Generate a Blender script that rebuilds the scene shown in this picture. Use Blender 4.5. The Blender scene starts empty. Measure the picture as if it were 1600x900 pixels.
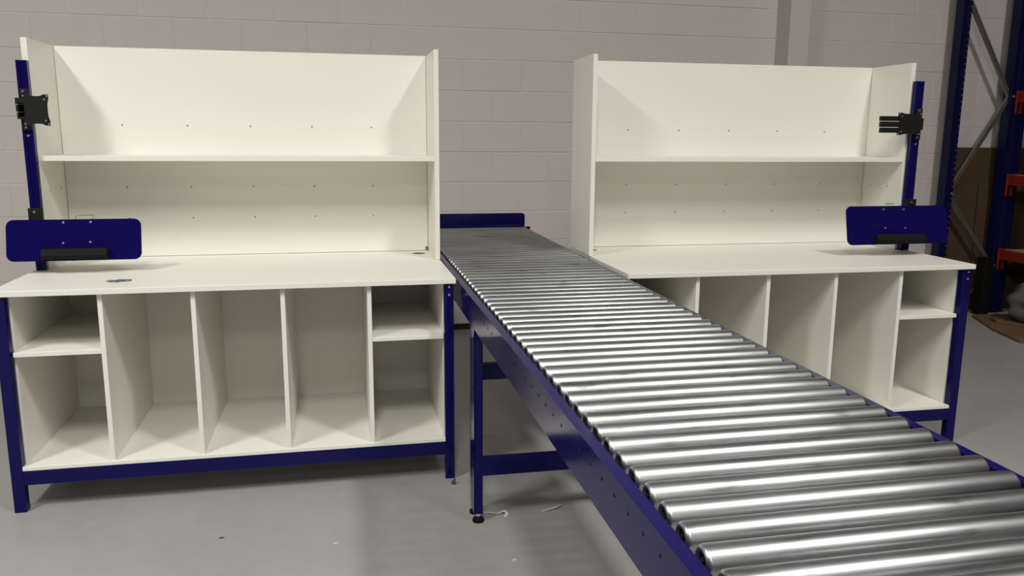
import bpy, bmesh, math, random
from mathutils import Vector, Matrix

# ------------------------------------------------------------------ camera, light, exposure
scene = bpy.context.scene
COL = scene.collection
random.seed(7)

CAM = (-0.8529, -4.2624, 1.4892)
YAW, PIT, ROL, FPX = 0.2117, 0.1844, 0.0074, 1268.98
fw = Vector((math.sin(YAW)*math.cos(PIT), math.cos(YAW)*math.cos(PIT), -math.sin(PIT)))
r0 = Vector((math.cos(YAW), -math.sin(YAW), 0.0))
u0 = r0.cross(fw)
rt = r0*math.cos(ROL) + u0*math.sin(ROL)
up = -r0*math.sin(ROL) + u0*math.cos(ROL)
cd = bpy.data.cameras.new('camera')
cam = bpy.data.objects.new('camera', cd)
COL.objects.link(cam)
cam.matrix_world = Matrix(((rt.x, up.x, -fw.x, CAM[0]), (rt.y, up.y, -fw.y, CAM[1]), (rt.z, up.z, -fw.z, CAM[2]), (0, 0, 0, 1)))
cd.sensor_width = 36.0
cd.lens = FPX/1600.0*36.0
cd.clip_start = 0.05
scene.camera = cam

scene.view_settings.view_transform = 'Standard'
scene.view_settings.look = 'None'
scene.view_settings.gamma = 1.0
scene.view_settings.use_curve_mapping = False
scene.view_settings.exposure = 0.0

world = bpy.data.worlds.new('world')
scene.world = world
world.use_nodes = True
world.node_tree.nodes['Background'].inputs[0].default_value = (0.95, 0.97, 1.0, 1)
world.node_tree.nodes['Background'].inputs[1].default_value = 0.03

def lamp(name, loc, sx, sy, power, col=(1.0, 0.98, 0.935)):
    d = bpy.data.lights.new(name, 'AREA')
    d.shape = 'RECTANGLE'
    d.size = sx; d.size_y = sy
    d.energy = power; d.color = col
    o = bpy.data.objects.new(name, d)
    COL.objects.link(o)
    o.location = loc
    return o
# strip lights hung over the work area, and one further back
for lx, ly, lz, lp in ((-4.1, -3.7, 5.0, 204), (-1.2, -5.2, 5.0, 150), (2.6, -5.2, 6.8, 295),
                       (-5.3, -2.0, 6.8, 35), (-1.2, -8.5, 4.5, 78), (5.6, -9.6, 6.8, 20)):
    lamp('strip_light', (lx, ly, lz), 0.5, 1.3, lp)

# ------------------------------------------------------------------ materials
def srgb(r, g, b):
    f = lambda c: (c/255/12.92) if c/255 <= 0.04045 else ((c/255+0.055)/1.055)**2.4
    return (f(r), f(g), f(b), 1.0)

def mat(name, col, rough=0.5, metal=0.0, var=0.0, scale=(8, 8, 8), bump=0.0, bscale=200.0, coat=0.0, spec=0.5, detail=4.0, rvar=0.0):
    m = bpy.data.materials.new(name)
    m.use_nodes = True
    nt = m.node_tree
    b = nt.nodes['Principled BSDF']
    b.inputs['Base Color'].default_value = col if len(col) == 4 else (*col, 1)
    b.inputs['Roughness'].default_value = rough
    b.inputs['Metallic'].default_value = metal
    b.inputs['Specular IOR Level'].default_value = spec
    b.inputs['Coat Weight'].default_value = coat
    b.inputs['Coat Roughness'].default_value = 0.08
    tc = nt.nodes.new('ShaderNodeTexCoord')
    if var or rvar:
        mp = nt.nodes.new('ShaderNodeMapping')
        mp.inputs['Scale'].default_value = scale
        nz = nt.nodes.new('ShaderNodeTexNoise')
        nz.inputs['Scale'].default_value = 1.0
        nz.inputs['Detail'].default_value = detail
        nt.links.new(tc.outputs['Object'], mp.inputs['Vector'])
        nt.links.new(mp.outputs['Vector'], nz.inputs['Vector'])
        if var:
            rp = nt.nodes.new('ShaderNodeValToRGB')
            c = b.inputs['Base Color'].default_value[:]
            rp.color_ramp.elements[0].position = 0.3
            rp.color_ramp.elements[1].position = 0.7
            rp.color_ramp.elements[0].color = tuple(x*(1-var) for x in c[:3]) + (1,)
            rp.color_ramp.elements[1].color = tuple(min(1, x*(1+var)) for x in c[:3]) + (1,)
            nt.links.new(nz.outputs['Fac'], rp.inputs['Fac'])
            nt.links.new(rp.outputs['Color'], b.inputs['Base Color'])
        if rvar:
            mr = nt.nodes.new('ShaderNodeMapRange')
            mr.inputs['From Min'].default_value = 0.3
            mr.inputs['From Max'].default_value = 0.7
            mr.inputs['To Min'].default_value = max(0.02, rough-rvar)
            mr.inputs['To Max'].default_value = rough+rvar
            nt.links.new(nz.outputs['Fac'], mr.inputs['Value'])
            nt.links.new(mr.outputs['Result'], b.inputs['Roughness'])
    if bump:
        n2 = nt.nodes.new('ShaderNodeTexNoise')
        n2.inputs['Scale'].default_value = bscale
        n2.inputs['Detail'].default_value = 3.0
        bp = nt.nodes.new('ShaderNodeBump')
        bp.inputs['Strength'].default_value = bump
        bp.inputs['Distance'].default_value = 0.002
        nt.links.new(tc.outputs['Object'], n2.inputs['Vector'])
        nt.links.new(n2.outputs['Fac'], bp.inputs['Height'])
        nt.links.new(bp.outputs['Normal'], b.inputs['Normal'])
    return m

M = {}
M['white'] = mat('white_laminate', (0.86, 0.84, 0.765), 0.42, var=0.01, scale=(1.5, 1.5, 1.5), bump=0.05, bscale=350)
M['edge'] = mat('white_edge_band', (0.74, 0.70, 0.62), 0.4)
M['blue'] = mat('navy_powder_coat', (0.006, 0.004, 0.075), 0.12, spec=0.2, rvar=0.03, scale=(3, 3, 3))
M['rackblue'] = mat('rack_blue_paint', (0.002, 0.0032, 0.040), 0.4, spec=0.25)
M['orange'] = mat('rack_orange_paint', (0.22, 0.014, 0.004), 0.45)
M['galv'] = mat('galvanised_brace', (0.25, 0.25, 0.235), 0.42, metal=0.8, var=0.1, scale=(20, 20, 20))
M['black'] = mat('black_plastic', (0.006, 0.006, 0.0055), 0.65, spec=0.15)
M['blacksteel'] = mat('black_steel', (0.007, 0.007, 0.007), 0.6, spec=0.3)
M['zinc'] = mat('zinc_bolt', (0.75, 0.75, 0.74), 0.3, metal=0.9)
M['screw'] = mat('dark_screw', (0.13, 0.12, 0.10), 0.5, metal=0.5)
M['grey'] = mat('grey_plastic', (0.20, 0.20, 0.18), 0.5)
M['wall'] = mat('painted_block', (0.65, 0.595, 0.56), 0.75, var=0.06, scale=(1.1, 1.1, 1.1), bump=0.25, bscale=90)
M['mortar'] = mat('painted_mortar', (0.69, 0.635, 0.595), 0.85)
M['pil'] = mat('painted_casing', (0.60, 0.56, 0.52), 0.6)
M['far'] = mat('dark_far_cladding', (0.10, 0.10, 0.10), 0.8)
M['wall_foot'] = mat('dark_foot_strip', (0.012, 0.012, 0.012), 0.8)
M['ceil'] = mat('ceiling_sheet', (0.5, 0.5, 0.49), 0.8)
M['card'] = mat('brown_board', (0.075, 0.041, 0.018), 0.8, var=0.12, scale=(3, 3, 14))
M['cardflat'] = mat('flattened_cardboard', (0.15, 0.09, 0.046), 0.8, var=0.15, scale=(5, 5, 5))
M['chip'] = mat('chipboard', (0.30, 0.25, 0.19), 0.8, var=0.15, scale=(60, 60, 60))
M['plasticbag'] = mat('grey_plastic_bag', (0.115, 0.115, 0.12), 0.35, var=0.1, scale=(6, 6, 6), bump=0.4, bscale=14)
M['clear'] = mat('pale_plastic', (0.62, 0.62, 0.60), 0.25)
M['keyblue'] = mat('blue_grey_metal', (0.10, 0.13, 0.19), 0.4)

def floor_mat():
    m = mat('painted_concrete', (0.36, 0.35, 0.335), 0.42, spec=0.4)
    nt = m.node_tree; b = nt.nodes['Principled BSDF']
    tc = [n for n in nt.nodes if n.type == 'TEX_COORD'][0]
    n1 = nt.nodes.new('ShaderNodeTexNoise'); n1.inputs['Scale'].default_value = 1.3; n1.inputs['Detail'].default_value = 5
    n2 = nt.nodes.new('ShaderNodeTexNoise'); n2.inputs['Scale'].default_value = 14; n2.inputs['Detail'].default_value = 6
    mx = nt.nodes.new('ShaderNodeMix'); mx.data_type = 'FLOAT'; mx.inputs['Factor'].default_value = 0.35
    nt.links.new(tc.outputs['Object'], n1.inputs['Vector']); nt.links.new(tc.outputs['Object'], n2.inputs['Vector'])
    nt.links.new(n1.outputs['Fac'], mx.inputs['A']); nt.links.new(n2.outputs['Fac'], mx.inputs['B'])
    rp = nt.nodes.new('ShaderNodeValToRGB')
    rp.color_ramp.elements[0].position = 0.33; rp.color_ramp.elements[0].color = (0.315, 0.309, 0.298, 1)
    rp.color_ramp.elements[1].position = 0.68; rp.color_ramp.elements[1].color = (0.375, 0.369, 0.357, 1)
    nt.links.new(mx.outputs['Result'], rp.inputs['Fac'])
    nt.links.new(rp.outputs['Color'], b.inputs['Base Color'])
    mr = nt.nodes.new('ShaderNodeMapRange')
    mr.inputs['To Min'].default_value = 0.32; mr.inputs['To Max'].default_value = 0.5
    nt.links.new(n2.outputs['Fac'], mr.inputs['Value']); nt.links.new(mr.outputs['Result'], b.inputs['Roughness'])
    return m
M['floor'] = floor_mat()

def roller_mat():
    m = mat('zinc_roller', (0.60, 0.61, 0.60), 0.3, metal=1.0)
    nt = m.node_tree; b = nt.nodes['Principled BSDF']
    tc = [n for n in nt.nodes if n.type == 'TEX_COORD'][0]
    oi = nt.nodes.new('ShaderNodeObjectInfo')
    ad = nt.nodes.new('ShaderNodeVectorMath'); ad.operation = 'ADD'
    sc = nt.nodes.new('ShaderNodeVectorMath'); sc.operation = 'SCALE'; sc.inputs['Scale'].default_value = 37.0
    nt.links.new(oi.outputs['Random'], sc.inputs[0])
    nt.links.new(tc.outputs['Object'], ad.inputs[0]); nt.links.new(sc.outputs['Vector'], ad.inputs[1])
    mp = nt.nodes.new('ShaderNodeMapping'); mp.inputs['Scale'].default_value = (3.0, 45, 45)
    nt.links.new(ad.outputs['Vector'], mp.inputs['Vector'])
    n1 = nt.nodes.new('ShaderNodeTexNoise'); n1.inputs['Scale'].default_value = 1.0; n1.inputs['Detail'].default_value = 5
    nt.links.new(mp.outputs['Vector'], n1.inputs['Vector'])
    mp2 = nt.nodes.new('ShaderNodeMapping'); mp2.inputs['Scale'].default_value = (9, 40, 40)
    nt.links.new(ad.outputs['Vector'], mp2.inputs['Vector'])
    n2 = nt.nodes.new('ShaderNodeTexNoise'); n2.inputs['Scale'].default_value = 1.0; n2.inputs['Detail'].default_value = 4
    nt.links.new(mp2.outputs['Vector'], n2.inputs['Vector'])
    rp = nt.nodes.new('ShaderNodeValToRGB')
    e = rp.color_ramp.elements
    e[0].position = 0.28; e[0].color = (0.30, 0.30, 0.30, 1)
    e[1].position = 0.39; e[1].color = (0.47, 0.49, 0.495, 1)
    e2 = rp.color_ramp.elements.new(0.7); e2.color = (0.545, 0.565, 0.57, 1)
    nt.links.new(n2.outputs['Fac'], rp.inputs['Fac'])
    nt.links.new(rp.outputs['Color'], b.inputs['Base Color'])
    mr = nt.nodes.new('ShaderNodeMapRange')
    mr.inputs['From Min'].default_value = 0.3; mr.inputs['From Max'].default_value = 0.7
    mr.inputs['To Min'].default_value = 0.31; mr.inputs['To Max'].default_value = 0.43
    nt.links.new(n1.outputs['Fac'], mr.inputs['Value']); nt.links.new(mr.outputs['Result'], b.inputs['Roughness'])
    return m
M['roller'] = roller_mat()

# ------------------------------------------------------------------ mesh helpers
def box(bm, x0, x1, y0, y1, z0, z1):
    if x0 > x1: x0, x1 = x1, x0
    if y0 > y1: y0, y1 = y1, y0
    if z0 > z1: z0, z1 = z1, z0
    v = [bm.verts.new(p) for p in ((x0, y0, z0), (x1, y0, z0), (x1, y1, z0), (x0, y1, z0), (x0, y0, z1), (x1, y0, z1), (x1, y1, z1), (x0, y1, z1))]
    for f in ((0, 3, 2, 1), (4, 5, 6, 7), (0, 1, 5, 4), (1, 2, 6, 5), (2, 3, 7, 6), (3, 0, 4, 7)):
        bm.faces.new([v[i] for i in f])

def prism(bm, pts, axis, a, b):
    """extrude the 2-D outline pts along axis 'x','y' or 'z' from a to b"""
    def P(u, w, t):
        return {'x': (t, u, w), 'y': (u, t, w), 'z': (u, w, t)}[axis]
    A = [bm.verts.new(P(u, w, a)) for u, w in pts]
    B = [bm.verts.new(P(u, w, b)) for u, w in pts]
    n = len(pts)
    bm.faces.new(A); bm.faces.new(B[::-1])
    for i in range(n):
        bm.faces.new((A[i], B[i], B[(i+1) % n], A[(i+1) % n]))

def cyl(bm, p0, p1, r, n=16, r2=None, caps=True):
    p0 = Vector(p0); p1 = Vector(p1)
    d = (p1-p0).normalized()
    a = d.orthogonal().normalized(); c = d.cross(a)
    if r2 is None: r2 = r
    A = [bm.verts.new(p0 + (a*math.cos(t)+c*math.sin(t))*r) for t in [2*math.pi*i/n for i in range(n)]]
    B = [bm.verts.new(p1 + (a*math.cos(t)+c*math.sin(t))*r2) for t in [2*math.pi*i/n for i in range(n)]]
    for i in range(n):
        bm.faces.new((A[i], A[(i+1) % n], B[(i+1) % n], B[i]))
    if caps:
        bm.faces.new(A[::-1]); bm.faces.new(B)

def tube(bm, pts, r, n=8):
    for i in range(len(pts)-1):
        cyl(bm, pts[i], pts[i+1], r, n)

def make(name, bm, m, parent=None, bevel=0.0, smooth=False, seg=1, loc=None):
    bmesh.ops.recalc_face_normals(bm, faces=bm.faces)
    if bevel:
        es = [e for e in bm.edges if len(e.link_faces) == 2 and e.calc_face_angle(0) > 0.6]
        bmesh.ops.bevel(bm, geom=es, offset=bevel, segments=seg, profile=0.5, affect='EDGES', clamp_overlap=True)
    me = bpy.data.meshes.new(name)
    bm.to_mesh(me); bm.free()
    me.materials.append(m)
    if smooth:
        me.shade_smooth()
        if hasattr(me, 'set_sharp_from_angle'):
            me.set_sharp_from_angle(angle=math.radians(40))
    o = bpy.data.objects.new(name, me)
    COL.objects.link(o)
    if parent: o.parent = parent
    if loc: o.location = loc
    return o

def bxo(name, dims, m, parent=None, bevel=0.0015):
    bm = bmesh.new(); box(bm, *dims)
    return make(name, bm, m, parent, bevel)

def thing(name, label, cat, loc=(0, 0, 0), rz=0.0, group=None):
    o = bpy.data.objects.new(name, None)
    COL.objects.link(o)
    o.empty_display_size = 0.1
    o.location = loc; o.rotation_euler = (0, 0, rz)
    o['label'] = label; o['category'] = cat
    if group: o['group'] = group
    return o

def tag(o, label, cat, group=None):
    o['label'] = label; o['category'] = cat
    if group: o['group'] = group
    return o

def struct(o):
    o['kind'] = 'structure'
    return o

def share(name, src, parent, loc, rot=None):
    o = src.copy(); o.name = name
    COL.objects.link(o)
    o.parent = parent; o.location = loc
    if rot: o.rotation_euler = rot
    return o

def rounded(w0, w1, h0, h1, r, n=6, corners='abcd'):
    pts = []
    for cx, cy, a0, k in ((w1-r, h0+r, -90, 'a'), (w1-r, h1-r, 0, 'b'), (w0+r, h1-r, 90, 'c'), (w0+r, h0+r, 180, 'd')):
        if k in corners:
            for i in range(n+1):
                t = math.radians(a0 + 90*i/n)
                pts.append((cx+r*math.cos(t), cy+r*math.sin(t)))
        else:
            sx = r if k in 'ab' else -r
            sy = -r if k in 'ad' else r
            pts.append((cx+sx, cy+sy))
    return pts

# ------------------------------------------------------------------ room shell
YW = 1.8889
XL, XR, YF, ZC = -10.0, 11.0, -14.0, 7.2
struct(bxo('floor', (XL, XR, YF, YW+0.25, -0.12, 0.0), M['floor'], bevel=0))
wall = struct(bxo('wall_back', (XL, XR, YW+0.0035, YW+0.25, 0, ZC), M['mortar'], bevel=0))
struct(bxo('wall_left', (XL-0.2, XL, YF, YW+0.25, 0, ZC), M['far'], bevel=0))
struct(bxo('wall_right', (XR, XR+0.2, YF, YW+0.25, 0, ZC), M['far'], bevel=0))
struct(bxo('wall_front', (XL-0.2, XR+0.2, YF-0.2, YF, 0, ZC), M['far'], bevel=0))
struct(bxo('ceiling', (XL-0.2, XR+0.2, YF-0.2, YW+0.25, ZC, ZC+0.1), M['ceil'], bevel=0))

# concrete blocks, laid in stretcher bond: each block in view is a part of the wall
BW, BH, JT = 0.4447, 0.225, 0.007
bm = bmesh.new(); box(bm, 0, BW-JT, -0.026, 0, 0, BH-JT)
blk0 = make('concrete_block', bm, M['wall'], wall, bevel=0.002)
first = True
rest = bmesh.new()
Z0 = 1.1441 - 5*BH            # a bed joint near the floor
for row in range(-1, 28):
    zb = Z0 + row*BH
    if zb + BH < 0.05: continue
    phase = -0.581 if (row-5) % 2 == 0 else -0.581 + BW/2
    for k in range(-22, 27):
        xb = phase + k*BW
        if xb < XL or xb + BW > XR: continue
        if -3.5 < xb < 5.2 and -0.2 < zb < 2.6:
            dy = YW + 0.026 + random.uniform(-0.0012, 0.0012)
            if first:
                blk0.location = (xb+JT/2, dy, zb+JT/2); first = False
            else:
                share('concrete_block', blk0, wall, (xb+JT/2, dy, zb+JT/2))
        elif zb + BH < ZC:
            box(rest, xb+JT/2, xb+BW-JT/2, YW, YW+0.026, zb+JT/2, zb+BH-JT/2)
ro = make('concrete_blocks', rest, M['wall'], wall)
ro['kind'] = 'stuff'
struct(bxo('dark_strip_back', (XL, XR, YW-0.012, YW+0.004, 0.0, 0.045), M['wall_foot'], bevel=0))  # thin dark strip along the foot of the back wall
struct(bxo('trim_1', (2.609, 2.784, YW-0.203, YW+0.01, 0.0, ZC), M['pil'], bevel=0.004))

# ------------------------------------------------------------------ packing benches
H, TH, L, D = 0.900, 0.0228, 1.7783, 0.9195
GAP = 0.3759
def sgn(s, x0, x1):            # local x runs outwards from the inner end of the bench
    return (s*x0, s*x1)

def bench(s, side, dy, rz):
    loc = (s*GAP + (0.0007 if s > 0 else 0), dy, 0)
    other = 'left' if s < 0 else 'right'
    # --- steel frame and worktop
    t = thing('packing_bench', f'white packing bench with open bays and navy steel legs, {side}', 'bench', loc, rz, 'packing benches beside the roller conveyor')
    cut = 0.019 if s > 0 else 0.0
    bm = bmesh.new()
    prism(bm, [(s*(0.001 if cut else 0), 0.0), (s*cut, -D), (s*L, -D), (s*L, 0.0)], 'z', H-TH, H)
    top = make('worktop', bm, M['white'], t, bevel=0.0015)
    top['label'] = 'white laminated worktop'
    fy = -D + 0.015
    legs = []
    for x0, x1 in ((0.008+cut*0.8, 0.048+cut*0.8), (L-0.050, L-0.005)):
        for y0, y1 in ((fy, fy+0.04), (-0.09, -0.05)):
            lg = bxo('leg', (*sgn(s, x0, x1), y0, y1, 0, H-TH), M['blue'], t, 0.002)
            legs.append((lg, x0, x1, y0))
    # bolts near the top of the front legs
    for lg, x0, x1, y0 in legs:
        if y0 < -0.5:
            for zz in (0.862, 0.828):
                bm = bmesh.new(); cx = s*(x0+x1)/2
                cyl(bm, (cx, y0-0.004, zz), (cx, y0+0.001, zz), 0.005, 10)
                make('bolt', bm, M['zinc'], lg, smooth=True)
    bxo('lower_rail', (*sgn(s, 0.048, L-0.050), fy+0.001, fy+0.039, 0.113, 0.173), M['blue'], t, 0.002)
    bxo('lower_rail', (*sgn(s, 0.048, L-0.050), -0.088, -0.052, 0.113, 0.173), M['blue'], t, 0.002)
    for x0, x1 in ((0.009+cut*0.8, 0.047+cut*0.8), (L-0.049, L-0.006)):
        bxo('end_rail', (*sgn(s, x0, x1), fy+0.04, -0.09, 0.113, 0.170), M['blue'], t, 0.002)
    # cable grommets let into the worktop
    for gx, gy in ((0.080, -0.150), (L-0.080, -0.110)):
        bm = bmesh.new()
        cyl(bm, (s*gx, gy, H-0.01), (s*gx, gy, H+0.0004), 0.034, 28)
        g = make('cable_grommet', bm, M['grey'], t, smooth=True)
        bm = bmesh.new()
        cyl(bm, (s*gx, gy, H+0.0004), (s*gx, gy, H+0.0008), 0.026, 24)
        make('grommet_cap', bm, M['screw'], g, smooth=True)
    # --- open bays built into the frame
    c = t
    zt = H-TH
    bxo('bottom_panel', (*sgn(s, 0.034, L-0.034), fy+0.002, -0.17, 0.173, 0.189), M['white'], c, 0.001).location = (0, 0, 0)
    bxo('back_panel', (*sgn(s, 0.034, L-0.036), -0.172, -0.156, 0.189, zt), M['white'], c, 0.001)
    bxo('side_panel', (*sgn(s, 0.0325, 0.0505), -D+0.058, -0.172, 0.189, zt), M['white'], c, 0.001)
    bxo('side_panel', (*sgn(s, L-0.056, L-0.038), -D+0.058, -0.172, 0.189, zt), M['white'], c, 0.001)
    divs = (0.361, 0.709, 1.054, 1.397)
    for dx in divs:
        bxo('divider', (*sgn(s, dx-0.009, dx+0.009), -D+0.024, -0.172, 0.189, zt), M['white'], c, 0.001)
    bxo('shelf', (*sgn(s, 0.0505, divs[0]-0.009), -D+0.027, -0.172, 0.635, 0.653), M['white'], c, 0.001)
    bxo('shelf', (*sgn(s, divs[3]+0.009, L-0.056), -D+0.027, -0.172, 0.635, 0.653), M['white'], c, 0.001)
    # --- shelf unit standing on the worktop
    u = thing('shelf_unit', f'tall white back board with side panels and one shelf on the {other} worktop', 'shelf unit', loc, rz, 'shelf units standing on the worktops')
    zu = 1.8824
    PT = 0.022
    bxo('side_panel', (*sgn(s, 0.0, PT), -0.3827, -0.030, H+0.001, zu), M['white'], u, 0.001)
    outer = bxo('side_panel', (*sgn(s, L-0.0232-PT-0.003, L-0.0232), -0.3827, -0.030, H+0.001, zu), M['white'], u, 0.001)
    bp = bxo('back_panel', (*sgn(s, PT+0.0018, L-0.0482-0.0018), -0.050, -0.032, H+0.0018, zu), M['white'], u, 0.001)
    bxo('shelf', (*sgn(s, PT, L-0.0482), -0.3817, -0.050, 1.3706, 1.3926), M['white'], u, 0.001)
    for sx in (0.300, 0.590, 0.881, 1.170, 1.461):
        for sz in (1.529, 1.237, 1.087):
            bm = bmesh.new(); cyl(bm, (s*sx, -0.0515, sz), (s*sx, -0.0495, sz), 0.0033, 8)
            make('screw', bm, M['screw'], bp)
    for sy, sz in ((-0.12, 1.237), (-0.27, 1.237)):
        bm = bmesh.new(); xx = L-0.0482
        cyl(bm, (s*(xx-0.001), sy, sz), (s*(xx+0.001), sy, sz), 0.0035, 8)
        make('screw', bm, M['screw'], outer)
    bm = bmesh.new()
    box(bm, *sgn(s, PT, PT+0.003), -0.068, -0.052, H+0.003, H+0.022)
    box(bm, *sgn(s, PT, PT+0.014), -0.053, -0.0502, H+0.003, H+0.022)
    make('corner_bracket', bm, M['galv'], u, 0.0005)
    return loc
bench(-1, 'left of the roller conveyor', 0.0, 0.0)
bench(1, 'right of the roller conveyor', -0.0113, -0.0122)

# ------------------------------------------------------------------ roller conveyor
CY = -0.0070
conv = thing('roller_conveyor', 'long gravity conveyor of zinc rollers in navy side rails between the two benches', 'conveyor', (0, 0, 0), CY)
ZR, RD = 0.8876, 0.1097
RX0, RX1 = -0.3594, 0.3749
YE, YN, YS = 0.996, -3.75, -1.27
def rail(s, xo, y0, y1):
    """channel: web, top flange turned inwards, bottom flange"""
    t = 0.004; fl = 0.027
    xi = xo + s*fl; xt = xo + s*t
    pts = [(xo, ZR-RD), (xi, ZR-RD), (xi, ZR-RD+t), (xt, ZR-RD+t), (xt, ZR-t), (xi, ZR-t), (xi, ZR), (xo, ZR)]
    bm = bmesh.new(); prism(bm, pts, 'y', y0, y1)
    return make('side_rail', bm, M['blue'], conv, bevel=0.0012)
rails = []
for s, xo in ((1, RX0), (-1, RX1)):
    for y0, y1 in ((YS+0.0012, YE), (YN, YS-0.0012)):
        rails.append((rail(s, xo, y0, y1), s, xo, y0, y1))
PITCH, Y0R, ZA, RR = 0.0734, -0.683, 0.880, 0.0248
X0, X1 = -0.327, 0.343
prof = [(0.004, 0.013), (0.0005, 0.0155), (0.0, 0.0195), (0.0015, 0.0215), (0.004, 0.0238), (0.008, RR)]
bm = bmesh.new()
n = 24
rings = []
for x, r in [(X0+a, b) for a, b in prof] + [(X1-a, b) for a, b in prof[::-1]]:
    rings.append([bm.verts.new((x, r*math.cos(2*math.pi*i/n), r*math.sin(2*math.pi*i/n))) for i in range(n)])
for a, b in zip(rings[:-1], rings[1:]):
    for i in range(n):
        bm.faces.new((a[i], a[(i+1) % n], b[(i+1) % n], b[i]))
rol0 = make('roller', bm, M['roller'], conv, smooth=True)
bm = bmesh.new()
for xa, xb in ((X0+0.005, X0+0.012), (X1-0.012, X1-0.005)):
    cyl(bm, (xa, 0, 0), (xb, 0, 0), 0.0205, 16)
cyl(bm, (RX0+0.004, 0, 0), (RX1-0.004, 0, 0), 0.0055, 6)
axl0 = make('axle', bm, M['black'], rol0)
kk = [k for k in range(-22, 41)]
for i, k in enumerate(kk):
    p = (0, Y0R - PITCH*k, ZA)
    if i == 0:
        rol0.location = p; r = rol0
    else:
        r = share('roller', rol0, conv, p, (random.uniform(0, 6.28), 0, 0))
        share('axle', axl0, r, (0, 0, 0))
# punched holes / axle heads seen on the outer faces of the rails
for ro_, s, xo, y0, y1 in rails:
    bm = bmesh.new()
    for k in kk:
        y = Y0R - PITCH*k
        if y0 + 0.02 < y < y1 - 0.02:
            cyl(bm, (xo - s*0.0008, y, ZA-0.028), (xo + s*0.001, y, ZA-0.028), 0.0042, 6)
    h = make('punched_holes', bm, M['blacksteel'], ro_)
    h['kind'] = 'stuff'
# end stop plate
bm = bmesh.new()
prism(bm, rounded(RX0, 0.3534, ZR-0.06, 0.9913, 0.022, corners='bc'), 'y', YE+0.001, YE+0.005)
make('end_plate', bm, M['blue'], conv, bevel=0.0006)
bm = bmesh.new(); box(bm, 0.356, 0.385, YE-0.03, YE-0.005, ZR, ZR+0.014)
make('stop_block', bm, M['black'], conv, bevel=0.001)
# leg frames
for y0 in (0.90, -1.34, -3.62):
    d = 0.10 if y0 == -1.34 else 0.05
    for s, xo in ((1, RX0), (-1, RX1)):
        t = 0.004
        pts = [(y0, 0.034), (y0+d-0.028, 0.034), (y0+d, 0.075), (y0+d, ZR-RD), (y0, ZR-RD)]
        bm = bmesh.new()
        prism(bm, pts, 'x', xo, xo+s*0.006)
        box(bm, xo, xo+s*0.034, y0, y0+0.006, 0.034, ZR-RD)
        lg = make('leg', bm, M['blue'], conv, bevel=0.001)
        for fyy in ((y0+0.012, y0+d-0.012) if d > 0.06 else (y0+0.016,)):
            bm = bmesh.new()
            cx = xo + s*0.018
            cyl(bm, (cx, fyy, 0.016), (cx, fyy, 0.06), 0.0055, 10)
            cyl(bm, (cx, fyy, 0.024), (cx, fyy, 0.033), 0.011, 6)
            st = make('stud', bm, M['zinc'], lg)
            bm = bmesh.new()
            cyl(bm, (cx, fyy, 0.0), (cx, fyy, 0.010), 0.023, 20)
            cyl(bm, (cx, fyy, 0.010), (cx, fyy, 0.018), 0.020, 20, 0.010)
            make('foot', bm, M['black'], lg, smooth=True)
    if y0 > 0: continue
    for ya, z0, z1 in ((y0+0.001, 0.190, 0.260), (y0+d-0.040, 0.560, 0.622)):
        bm = bmesh.new(); box(bm, RX0+0.006, RX1-0.006, ya, ya+0.036, z0, z1)
        make('cross_bar', bm, M['blue'], conv, bevel=0.002)

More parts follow.
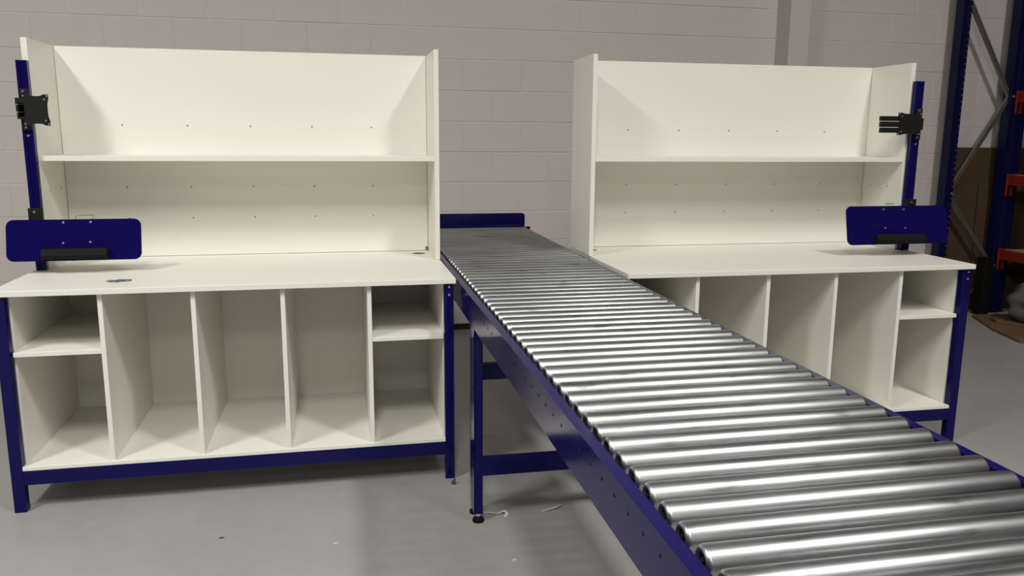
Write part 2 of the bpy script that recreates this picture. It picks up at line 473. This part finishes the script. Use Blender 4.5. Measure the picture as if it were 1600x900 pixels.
# ------------------------------------------------------------------ accessory posts with mounts
def post(x, w, yb, label, plate, mount, clamp, wire):
    t = thing('accessory_post', label, 'post', (x, yb, H))
    # slotted channel
    bm = bmesh.new()
    h = 0.888
    g = w*0.14
    pts = [(-w/2, 0), (w/2, 0), (w/2, -0.030), (g, -0.030), (g, -0.025), (-g, -0.025), (-g, -0.030), (-w/2, -0.030)]
    prism(bm, pts, 'z', 0.0, h)
    make('channel', bm, M['blue'], t, bevel=0.0015)
    def bolt(par, px, py, pz, r=0.0055, d=0.005):
        bm = bmesh.new()
        cyl(bm, (px-x, py-yb, pz-H), (px-x, py-yb-d, pz-H), r, 12, r*0.75)
        return make('bolt', bm, M['zinc'], par, smooth=True)
    def B(x0, x1, y0, y1, z0, z1):
        return (x0-x, x1-x, y0-yb, y1-yb, z0-H, z1-H)
    # monitor mount
    X0m, X1m, Z0m, Z1m, yp = mount['plate']
    mp = bxo('mount_bracket', B(x-0.014, x+0.020, yb-0.040, yb-0.0305, mount['zb'][0], mount['zb'][1]), M['blacksteel'], t, 0.001)
    for bz in (mount['zb'][0]+0.012, mount['zb'][1]-0.012):
        bolt(mp, x, yb-0.040, bz, 0.006)
    bolt(t, x+0.002, yb-0.030, mount['zb'][0]-0.022, 0.006)
    bxo('mount_arm', B(x-0.018, x+0.018, yp+0.005, yb-0.040, (Z0m+Z1m)/2-0.03, (Z0m+Z1m)/2+0.03), M['blacksteel'], t, 0.002)
    cx, cz = (X0m+X1m)/2, (Z0m+Z1m)/2
    hw, hh = (X1m-X0m)/2, (Z1m-Z0m)/2
    pts = []
    def ear(ax, az):
        e = 0.010
        return [(ax*(hw-e*1.8), az*hh), (ax*hw, az*hh), (ax*hw, az*(hh-e*1.8))]
    for a, b2, mid in ((1, 1, None), (1, -1, None), (-1, -1, None), (-1, 1, None)):
        q = ear(a, b2)
        if a*b2 < 0: q = q[::-1]
        pts += q
        if (a, b2) == (1, 1): pts += [(hw*0.90, hh*0.4), (hw*0.88, 0), (hw*0.90, -hh*0.4)]
        if (a, b2) == (1, -1): pts += [(hw*0.4, -hh*0.90), (0, -hh*0.88), (-hw*0.4, -hh*0.90)]
        if (a, b2) == (-1, -1): pts += [(-hw*0.90, -hh*0.4), (-hw*0.88, 0), (-hw*0.90, hh*0.4)]
        if (a, b2) == (-1, 1): pts += [(-hw*0.4, hh*0.90), (0, hh*0.88), (hw*0.4, hh*0.90)]
    bm = bmesh.new()
    prism(bm, [(cx-x+u_, cz-H+v_) for u_, v_ in pts], 'y', yp-yb, yp-yb+0.004)
    pl = make('monitor_plate', bm, M['blacksteel'], t, bevel=0.0006)
    for ax in (-1, 1):
        for az in (-1, 1):
            for f in (0.90, 0.68):
                if f == 0.68 and not (ax == mount['holes']): continue
                bolt(pl, cx+ax*hw*f, yp, cz+az*hh*f, 0.0035, 0.0008)  # pale discs stand in for holes showing the white board behind
    for x0, x1, z0, z1 in mount['bars']:
        bxo('slide_bar', B(x0, x1, yp+0.005, yp+0.022, z0, z1), M['blacksteel'], t, 0.001)
    if 'pin' in mount:
        bxo('slide_pin', B(*mount['pin'][:2], yp+0.008, yp+0.018, *mount['pin'][2:]), M['zinc'], t, 0.001)
    # keyboard tray folded up
    P0, P1, Q0, Q1, ty = plate['rect']
    bm = bmesh.new()
    prism(bm, [(u_-x, v_-H) for u_, v_ in rounded(P0, P1, Q0, Q1, 0.030, 6)], 'y', ty-yb, ty-yb+0.003)
    tr = make('tray_plate', bm, M['blue'], t, bevel=0.0008)
    for bx, bz in plate['bolts']:
        bolt(tr, bx, ty, bz, 0.0055, 0.004)
    a0, a1, b0, b1 = plate['rest']
    bm = bmesh.new()
    zl, zh = b0-H, b1-H
    yy = ty-yb
    prism(bm, [(yy, zl), (yy-0.045, zl-0.002), (yy-0.050, zl+0.012), (yy-0.034, zh-0.002), (yy, zh)], 'x', a0-x, a1-x)
    make('hand_rest', bm, M['black'], tr, bevel=0.004, seg=2)
    # the folded tray leans with its lower edge towards the viewer
    ctr = Vector(((P0+P1)/2-x, ty-yb, (Q0+Q1)/2-H))
    rot = Matrix.Rotation(math.radians(-12), 4, 'X')
    tr.matrix_basis = Matrix.Translation(ctr) @ rot @ Matrix.Translation(-ctr)
    cl = bxo('clamp', B(x-w/2-0.004, x+w/2+0.006, yb-0.046, yb-0.0302, clamp[0], clamp[1]), M['blacksteel'], t, 0.001)
    bolt(cl, x, yb-0.046, clamp[1]-0.016, 0.006)
    pm = (plate['bolts'][0][0]+plate['bolts'][1][0])/2
    bm = bmesh.new()
    za = 1.075-H
    prism(bm, [(x-0.02-x, -0.046), (x+0.02-x, -0.046), (pm+0.05-x, ty-yb+0.045), (pm+0.05-x, ty-yb+0.020), (pm-0.05-x, ty-yb+0.020), (pm-0.05-x, ty-yb+0.04)], 'z', za-0.03, za+0.03) if pm > x else \
    prism(bm, [(x+0.02-x, -0.046), (x-0.02-x, -0.046), (pm-0.05-x, ty-yb+0.045), (pm-0.05-x, ty-yb+0.020), (pm+0.05-x, ty-yb+0.020), (pm+0.05-x, ty-yb+0.04)], 'z', za-0.03, za+0.03)
    make('tray_arm', bm, M['blacksteel'], t, bevel=0.001)
    bm = bmesh.new()
    w0, w1, wz = wire
    yw_ = ty-yb+0.036
    tube(bm, [(w0-x, yw_-0.005, 1.04-H), (w0-x, yw_-0.0045, wz-H-0.004), (w0-x+0.006, yw_+0.03, wz-H), (w1-x-0.006, yw_+0.03, wz-H), (w1-x, yw_-0.0045, wz-H-0.004), (w1-x, yw_-0.005, 1.04-H)], 0.0024, 6)
    make('wire_loop', bm, M['zinc'], t, smooth=True)
    return t

post(-2.126, 0.043, -0.3835, 'navy post with black monitor plate and wide tray at the left bench end', 
     {'rect': (-2.223, -1.691, 0.953, 1.130, -0.500), 'bolts': [(-2.000, 1.116), (-1.892, 1.117), (-2.002, 1.028), (-1.895, 1.031)], 'rest': (-2.080, -1.820, 0.959, 1.006)},
     {'plate': (-2.125, -2.024, 1.520, 1.648, -0.450), 'zb': (1.500, 1.672), 'holes': 1,
      'bars': [(-2.153, -2.060, 1.607, 1.633), (-2.152, -2.060, 1.576, 1.6045), (-2.150, -2.060, 1.546, 1.5735)]},
     (1.00, 1.172), (-1.955, -1.886, 1.141))
post(2.138, 0.048, -0.4170, 'navy post with black monitor plate on slide bars at the right bench end',
     {'rect': (1.668, 2.257, 0.957, 1.155, -0.600), 'bolts': [(1.885, 1.138), (2.000, 1.136), (1.889, 1.042), (2.006, 1.040)], 'rest': (1.819, 2.099, 0.962, 1.010)},
     {'plate': (2.000, 2.137, 1.511, 1.626, -0.480), 'zb': (1.488, 1.650), 'holes': -1,
      'bars': [(1.903, 2.03, 1.5825, 1.607), (1.905, 2.03, 1.5515, 1.580), (1.907, 2.03, 1.5225, 1.549)], 'pin': (1.985, 2.002, 1.552, 1.580)},
     (1.00, 1.176), (1.920, 1.985, 1.160))

# ------------------------------------------------------------------ small metal bunch on the left worktop
k = thing('key_bunch', 'small blue-grey bunch of keys with a ring lying on the left worktop', 'keys', (-1.703, -0.748, H))
def ring(bm, c, R, r, n=16, sq=1.0):
    pts = [(c[0]+R*math.cos(2*math.pi*i/n), c[1]+sq*R*math.sin(2*math.pi*i/n), c[2]) for i in range(n+1)]
    tube(bm, pts, r, 6)
bm = bmesh.new(); ring(bm, (0.0, 0.0, 0.002), 0.017, 0.0018)
make('ring', bm, M['screw'], k)
for i, (ang, l) in enumerate(((165, 0.058), (186, 0.064), (206, 0.060), (228, 0.062), (248, 0.052))):
    bm = bmesh.new()
    prism(bm, [(0.030, -0.0025), (l, -0.002), (l+0.003, 0), (l, 0.002), (0.030, 0.0025)], 'z', 0.0006, 0.0026)
    o = make('key', bm, M['keyblue'], k)
    o.location = (-0.012, 0.0, 0.0009*i); o.rotation_euler = (0, 0, math.radians(ang))
    bm = bmesh.new(); ring(bm, (0.018, 0, 0.002), 0.0135, 0.0015, 14)
    make('key_head', bm, M['keyblue'], o)

# ------------------------------------------------------------------ bits on the floor
bm = bmesh.new(); cyl(bm, (0, 0, 0.0), (0, 0, 0.012), 0.010, 6); cyl(bm, (0, 0, 0.012), (0.006, 0.002, 0.026), 0.005, 8)
tag(make('loose_bolt', bm, M['screw'], loc=(-0.398, -0.965, 0)), 'dark loose bolt lying on the floor near the left bench leg', 'bolt')
def scrap(name, pts, w, label, mt, loc):
    bm = bmesh.new()
    for (a, b) in zip(pts[:-1], pts[1:]):
        va = Vector(a); vb = Vector(b); dd = (vb-va); nrm = Vector((-dd.y, dd.x, 0)).normalized()*w
        vs = [bm.verts.new(p) for p in (va-nrm, vb-nrm, vb+nrm, va+nrm)]
        vt = [bm.verts.new(p+Vector((0, 0, 0.0015))) for p in (va-nrm, vb-nrm, vb+nrm, va+nrm)]
        bm.faces.new(vs[::-1]); bm.faces.new(vt)
        for i in range(4): bm.faces.new((vs[i], vs[(i+1) % 4], vt[(i+1) % 4], vt[i]))
    tag(make(name, bm, mt, loc=loc), label, 'scrap', 'plastic scraps on the floor')
scrap('plastic_scrap', [(-0.055, 0.03, 0.0), (-0.03, 0.012, 0.006), (0.0, 0.006, 0.003), (0.026, 0.012, 0.010), (0.034, -0.006, 0.004), (0.022, -0.022, 0.0)], 0.006, 'curled clear plastic strip on the floor just right of the conveyor foot', M['clear'], (-0.262, -1.29, 0))
scrap('plastic_scrap', [(-0.05, -0.015, 0.0), (-0.02, -0.012, 0.004), (0.01, -0.006, 0.007), (0.03, 0.012, 0.004), (0.045, 0.03, 0.0)], 0.005, 'bent clear plastic strip on the floor under the conveyor, further from the foot', M['clear'], (-0.035, -1.28, 0))
for i, (x, y, lab) in enumerate(((-0.899, -1.40, 'tiny pale chip on the open floor before the left bench'), (-1.319, -1.276, 'tiny dark crumb on the floor farthest left before the left bench'), (-0.275, -1.649, 'tiny pale splinter on the floor beside the conveyor rail at the front'))):
    bm = bmesh.new()
    prism(bm, [(-0.010, -0.002), (0.002, -0.004), (0.011, 0.001), (0.0, 0.005)], 'z', 0, 0.003)
    tag(make('floor_chip', bm, M['screw'] if i == 1 else M['clear'], loc=(x, y, 0)), lab, 'chip', 'crumbs on the floor')

# ------------------------------------------------------------------ pallet rack at the right
RYF = 1.72
rk = thing('pallet_rack', 'tall navy pallet rack with orange beams against the back wall at right', 'rack', (4.45, RYF, 0))
def upright(x0, x1, y0=RYF-0.03, y1=RYF+0.06, h=5.3, bright=False):
    bm = bmesh.new()
    w = x1-x0
    t = 0.004
    X0_, X1_ = x0-4.45, x1-4.45
    Y0_, Y1_ = y0-RYF, y1-RYF
    pts = [(X0_, Y1_), (X0_, Y0_), (X0_+w*0.30, Y0_), (X0_+w*0.36, Y0_+0.012), (X0_+w*0.64, Y0_+0.012), (X0_+w*0.70, Y0_), (X1_, Y0_), (X1_, Y1_), (X1_-t, Y1_), (X1_-t, Y0_+0.02), (X0_+t, Y0_+0.02), (X0_+t, Y1_)]
    prism(bm, pts, 'z', 0.006, h)
    u = make('upright', bm, M['rackblue'], rk, bevel=0.0008)
    bm = bmesh.new(); box(bm, X0_-0.015, X1_+0.015, Y0_-0.02, Y1_+0.02, 0, 0.006)
    make('base_plate', bm, M['rackblue'], u)
    bm = bmesh.new()
    z = 0.15
    while z < h-0.05:
        cyl(bm, (X0_+w*0.85, Y0_-0.0008, z), (X0_+w*0.85, Y0_+0.001, z), 0.0055, 6)
        z += 0.05
    hs = make('slot_row', bm, M['zinc'] if bright else M['blacksteel'], u)
    hs['kind'] = 'stuff'
    return u
upright(4.145, 4.222, bright=True)
upright(4.690, 4.776)
upright(4.784, 4.862, RYF-0.02, RYF+0.07)
def brace(a, b):
    bm = bmesh.new()
    ax, az = a; bx, bz = b
    d = Vector((bx-ax, bz-az)); nn = Vector((-d.y, d.x)).normalized()*0.019
    pts = [(ax-4.45+nn.x, az+nn.y), (bx-4.45+nn.x, bz+nn.y), (bx-4.45-nn.x, bz-nn.y), (ax-4.45-nn.x, az-nn.y)]
    prism(bm, pts, 'y', 0.004, 0.026)
    return make('brace', bm, M['galv'], rk, bevel=0.001)
zz = [(4.205, 0.26), (4.71, 0.30), (4.71, 0.42), (4.205, 1.04), (4.71, 1.85), (4.205, 2.65), (4.71, 3.45), (4.205, 4.25), (4.71, 5.0)]
brace((4.205, 0.16), (4.71, 0.20))
for a, b in zip(zz[2:-1], zz[3:]):
    brace(a, b)
for px, pz in ((4.71, 1.85), (4.212, 1.04), (4.71, 0.42), (4.212, 2.65)):
    bm = bmesh.new(); cyl(bm, (px-4.45, -0.031, pz), (px-4.45, -0.038, pz), 0.010, 8)
    make('bolt', bm, M['zinc'], rk)
BX0, BX1 = 4.755, 4.800
for i, bz in enumerate((0.555, 1.195, 1.885, 2.55, 3.2, 3.85, 4.5)):  # upper levels and long run out of view are added to shade the floor
    bm = bmesh.new()
    # stepped beam profile running towards the viewer from the upright
    pts = [(BX0-4.45, bz-0.085), (BX0-4.45, bz), (BX1-4.45-0.012, bz), (BX1-4.45-0.012, bz-0.02), (BX1-4.45, bz-0.02), (BX1-4.45, bz-0.085)]
    prism(bm, pts, 'y', -7.4, -0.036)
    b = make('beam', bm, M['orange'], rk, bevel=0.002)
    bm = bmesh.new()
    zt_ = bz+0.012
    box(bm, 4.735-4.45, 4.860-4.45, -0.0365, -0.0315, bz-0.09, zt_)
    box(bm, 4.735-4.45, 4.755-4.45, -0.0365, -0.0315, bz-0.175, bz-0.09)
    box(bm, 4.778-4.45, 4.810-4.45, -0.0365, -0.0315, bz-0.175, bz-0.09)
    make('beam_connector', bm, M['orange'], b, bevel=0.001)
    bm = bmesh.new(); box(bm, BX1-4.45-0.011, 1.45, -7.4, -0.06, bz-0.019, bz+0.004)
    make('deck_board', bm, M['chip'], rk, bevel=0.001)
for yb in (-2.45, -4.93, -7.43):
    upright(4.70, 4.80, RYF+yb-0.06, RYF+yb)
    upright(5.85, 5.93, RYF+yb-0.06, RYF+yb)
upright(5.85, 5.93)
for ya, yb in ((-2.43, -0.06), (-4.9, -2.48), (-7.4, -4.95)):      # unseen sheets added behind the rack to block light
    bm = bmesh.new(); box(bm, 5.86-4.45, 5.875-4.45, ya, yb, 0.1, 5.05)
    make('shade_sheet', bm, M['chip'], rk, bevel=0.001)

# brown boards leaning behind the rack
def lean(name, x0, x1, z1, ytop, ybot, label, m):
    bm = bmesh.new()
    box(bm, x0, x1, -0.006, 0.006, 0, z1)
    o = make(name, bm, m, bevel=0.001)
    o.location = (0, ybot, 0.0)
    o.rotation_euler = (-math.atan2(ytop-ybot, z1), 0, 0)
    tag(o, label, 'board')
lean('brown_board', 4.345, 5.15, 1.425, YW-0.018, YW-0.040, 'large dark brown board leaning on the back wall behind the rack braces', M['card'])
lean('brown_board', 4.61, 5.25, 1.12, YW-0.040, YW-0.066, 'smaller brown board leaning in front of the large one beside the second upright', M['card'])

# flattened cardboard in front of the rack
def flat(pts, z0, z1, label, rot=0):
    bm = bmesh.new()
    prism(bm, pts, 'z', z0, z1)
    o = make('flattened_box', bm, M['cardflat'], bevel=0.002)
    tag(o, label, 'cardboard', 'flattened boxes on the floor by the rack')
flat([(4.40, 1.50), (4.42, 1.55), (4.66, 1.54), (4.68, 1.45), (4.90, 1.42), (4.98, 0.55), (4.16, 0.66), (4.09, 0.70), (4.19, 1.06)], 0.0, 0.022, 'bottom sheet of flattened brown cardboard on the floor before the rack')
flat([(4.36, 1.22), (4.40, 1.33), (4.66, 1.34), (4.95, 1.20), (5.05, 0.85), (4.60, 0.90)], 0.023, 0.048, 'top strip of flattened brown cardboard lying over the bottom sheet')
# grey plastic bag slumped on the cardboard
bm = bmesh.new()
bmesh.ops.create_icosphere(bm, subdivisions=4, radius=1.0)
rnd = random.Random(3)
ph = [rnd.uniform(0, 6.28) for _ in range(8)]
for v in bm.verts:
    c = v.co
    f = 1 + 0.09*math.sin(3*c.x+ph[0]+2*c.z) + 0.07*math.sin(5*c.y+ph[1]+3*c.x) + 0.05*math.sin(9*c.z+4*c.x+ph[2]) + 0.03*math.sin(13*c.x-9*c.y+ph[3])
    z = c.z*f*0.19
    v.co = Vector((c.x*f*0.27, c.y*f*0.24, max(z, -0.13)))
bag = make('plastic_bag', bm, M['plasticbag'], smooth=True, loc=(4.67, 1.10, 0.178))
tag(bag, 'crumpled grey plastic bag slumped on the cardboard at the right edge', 'bag')
bm = bmesh.new(); box(bm, 4.53, 4.61, 1.58, 1.685, 0.0, 0.50)  # plain black block filling the dark gap between the uprights
tag(make('dark_block', bm, M['black'], bevel=0.004), 'plain black block standing between the two rack uprights by the wall', 'crate')
scrap('plastic_scrap', [(-0.03, 0, 0.0), (0.0, 0.004, 0.003), (0.03, 0.02, 0.004)], 0.010, 'small pale plastic scrap on the floor at the edge of the cardboard', M['clear'], (4.20, 1.02, 0))
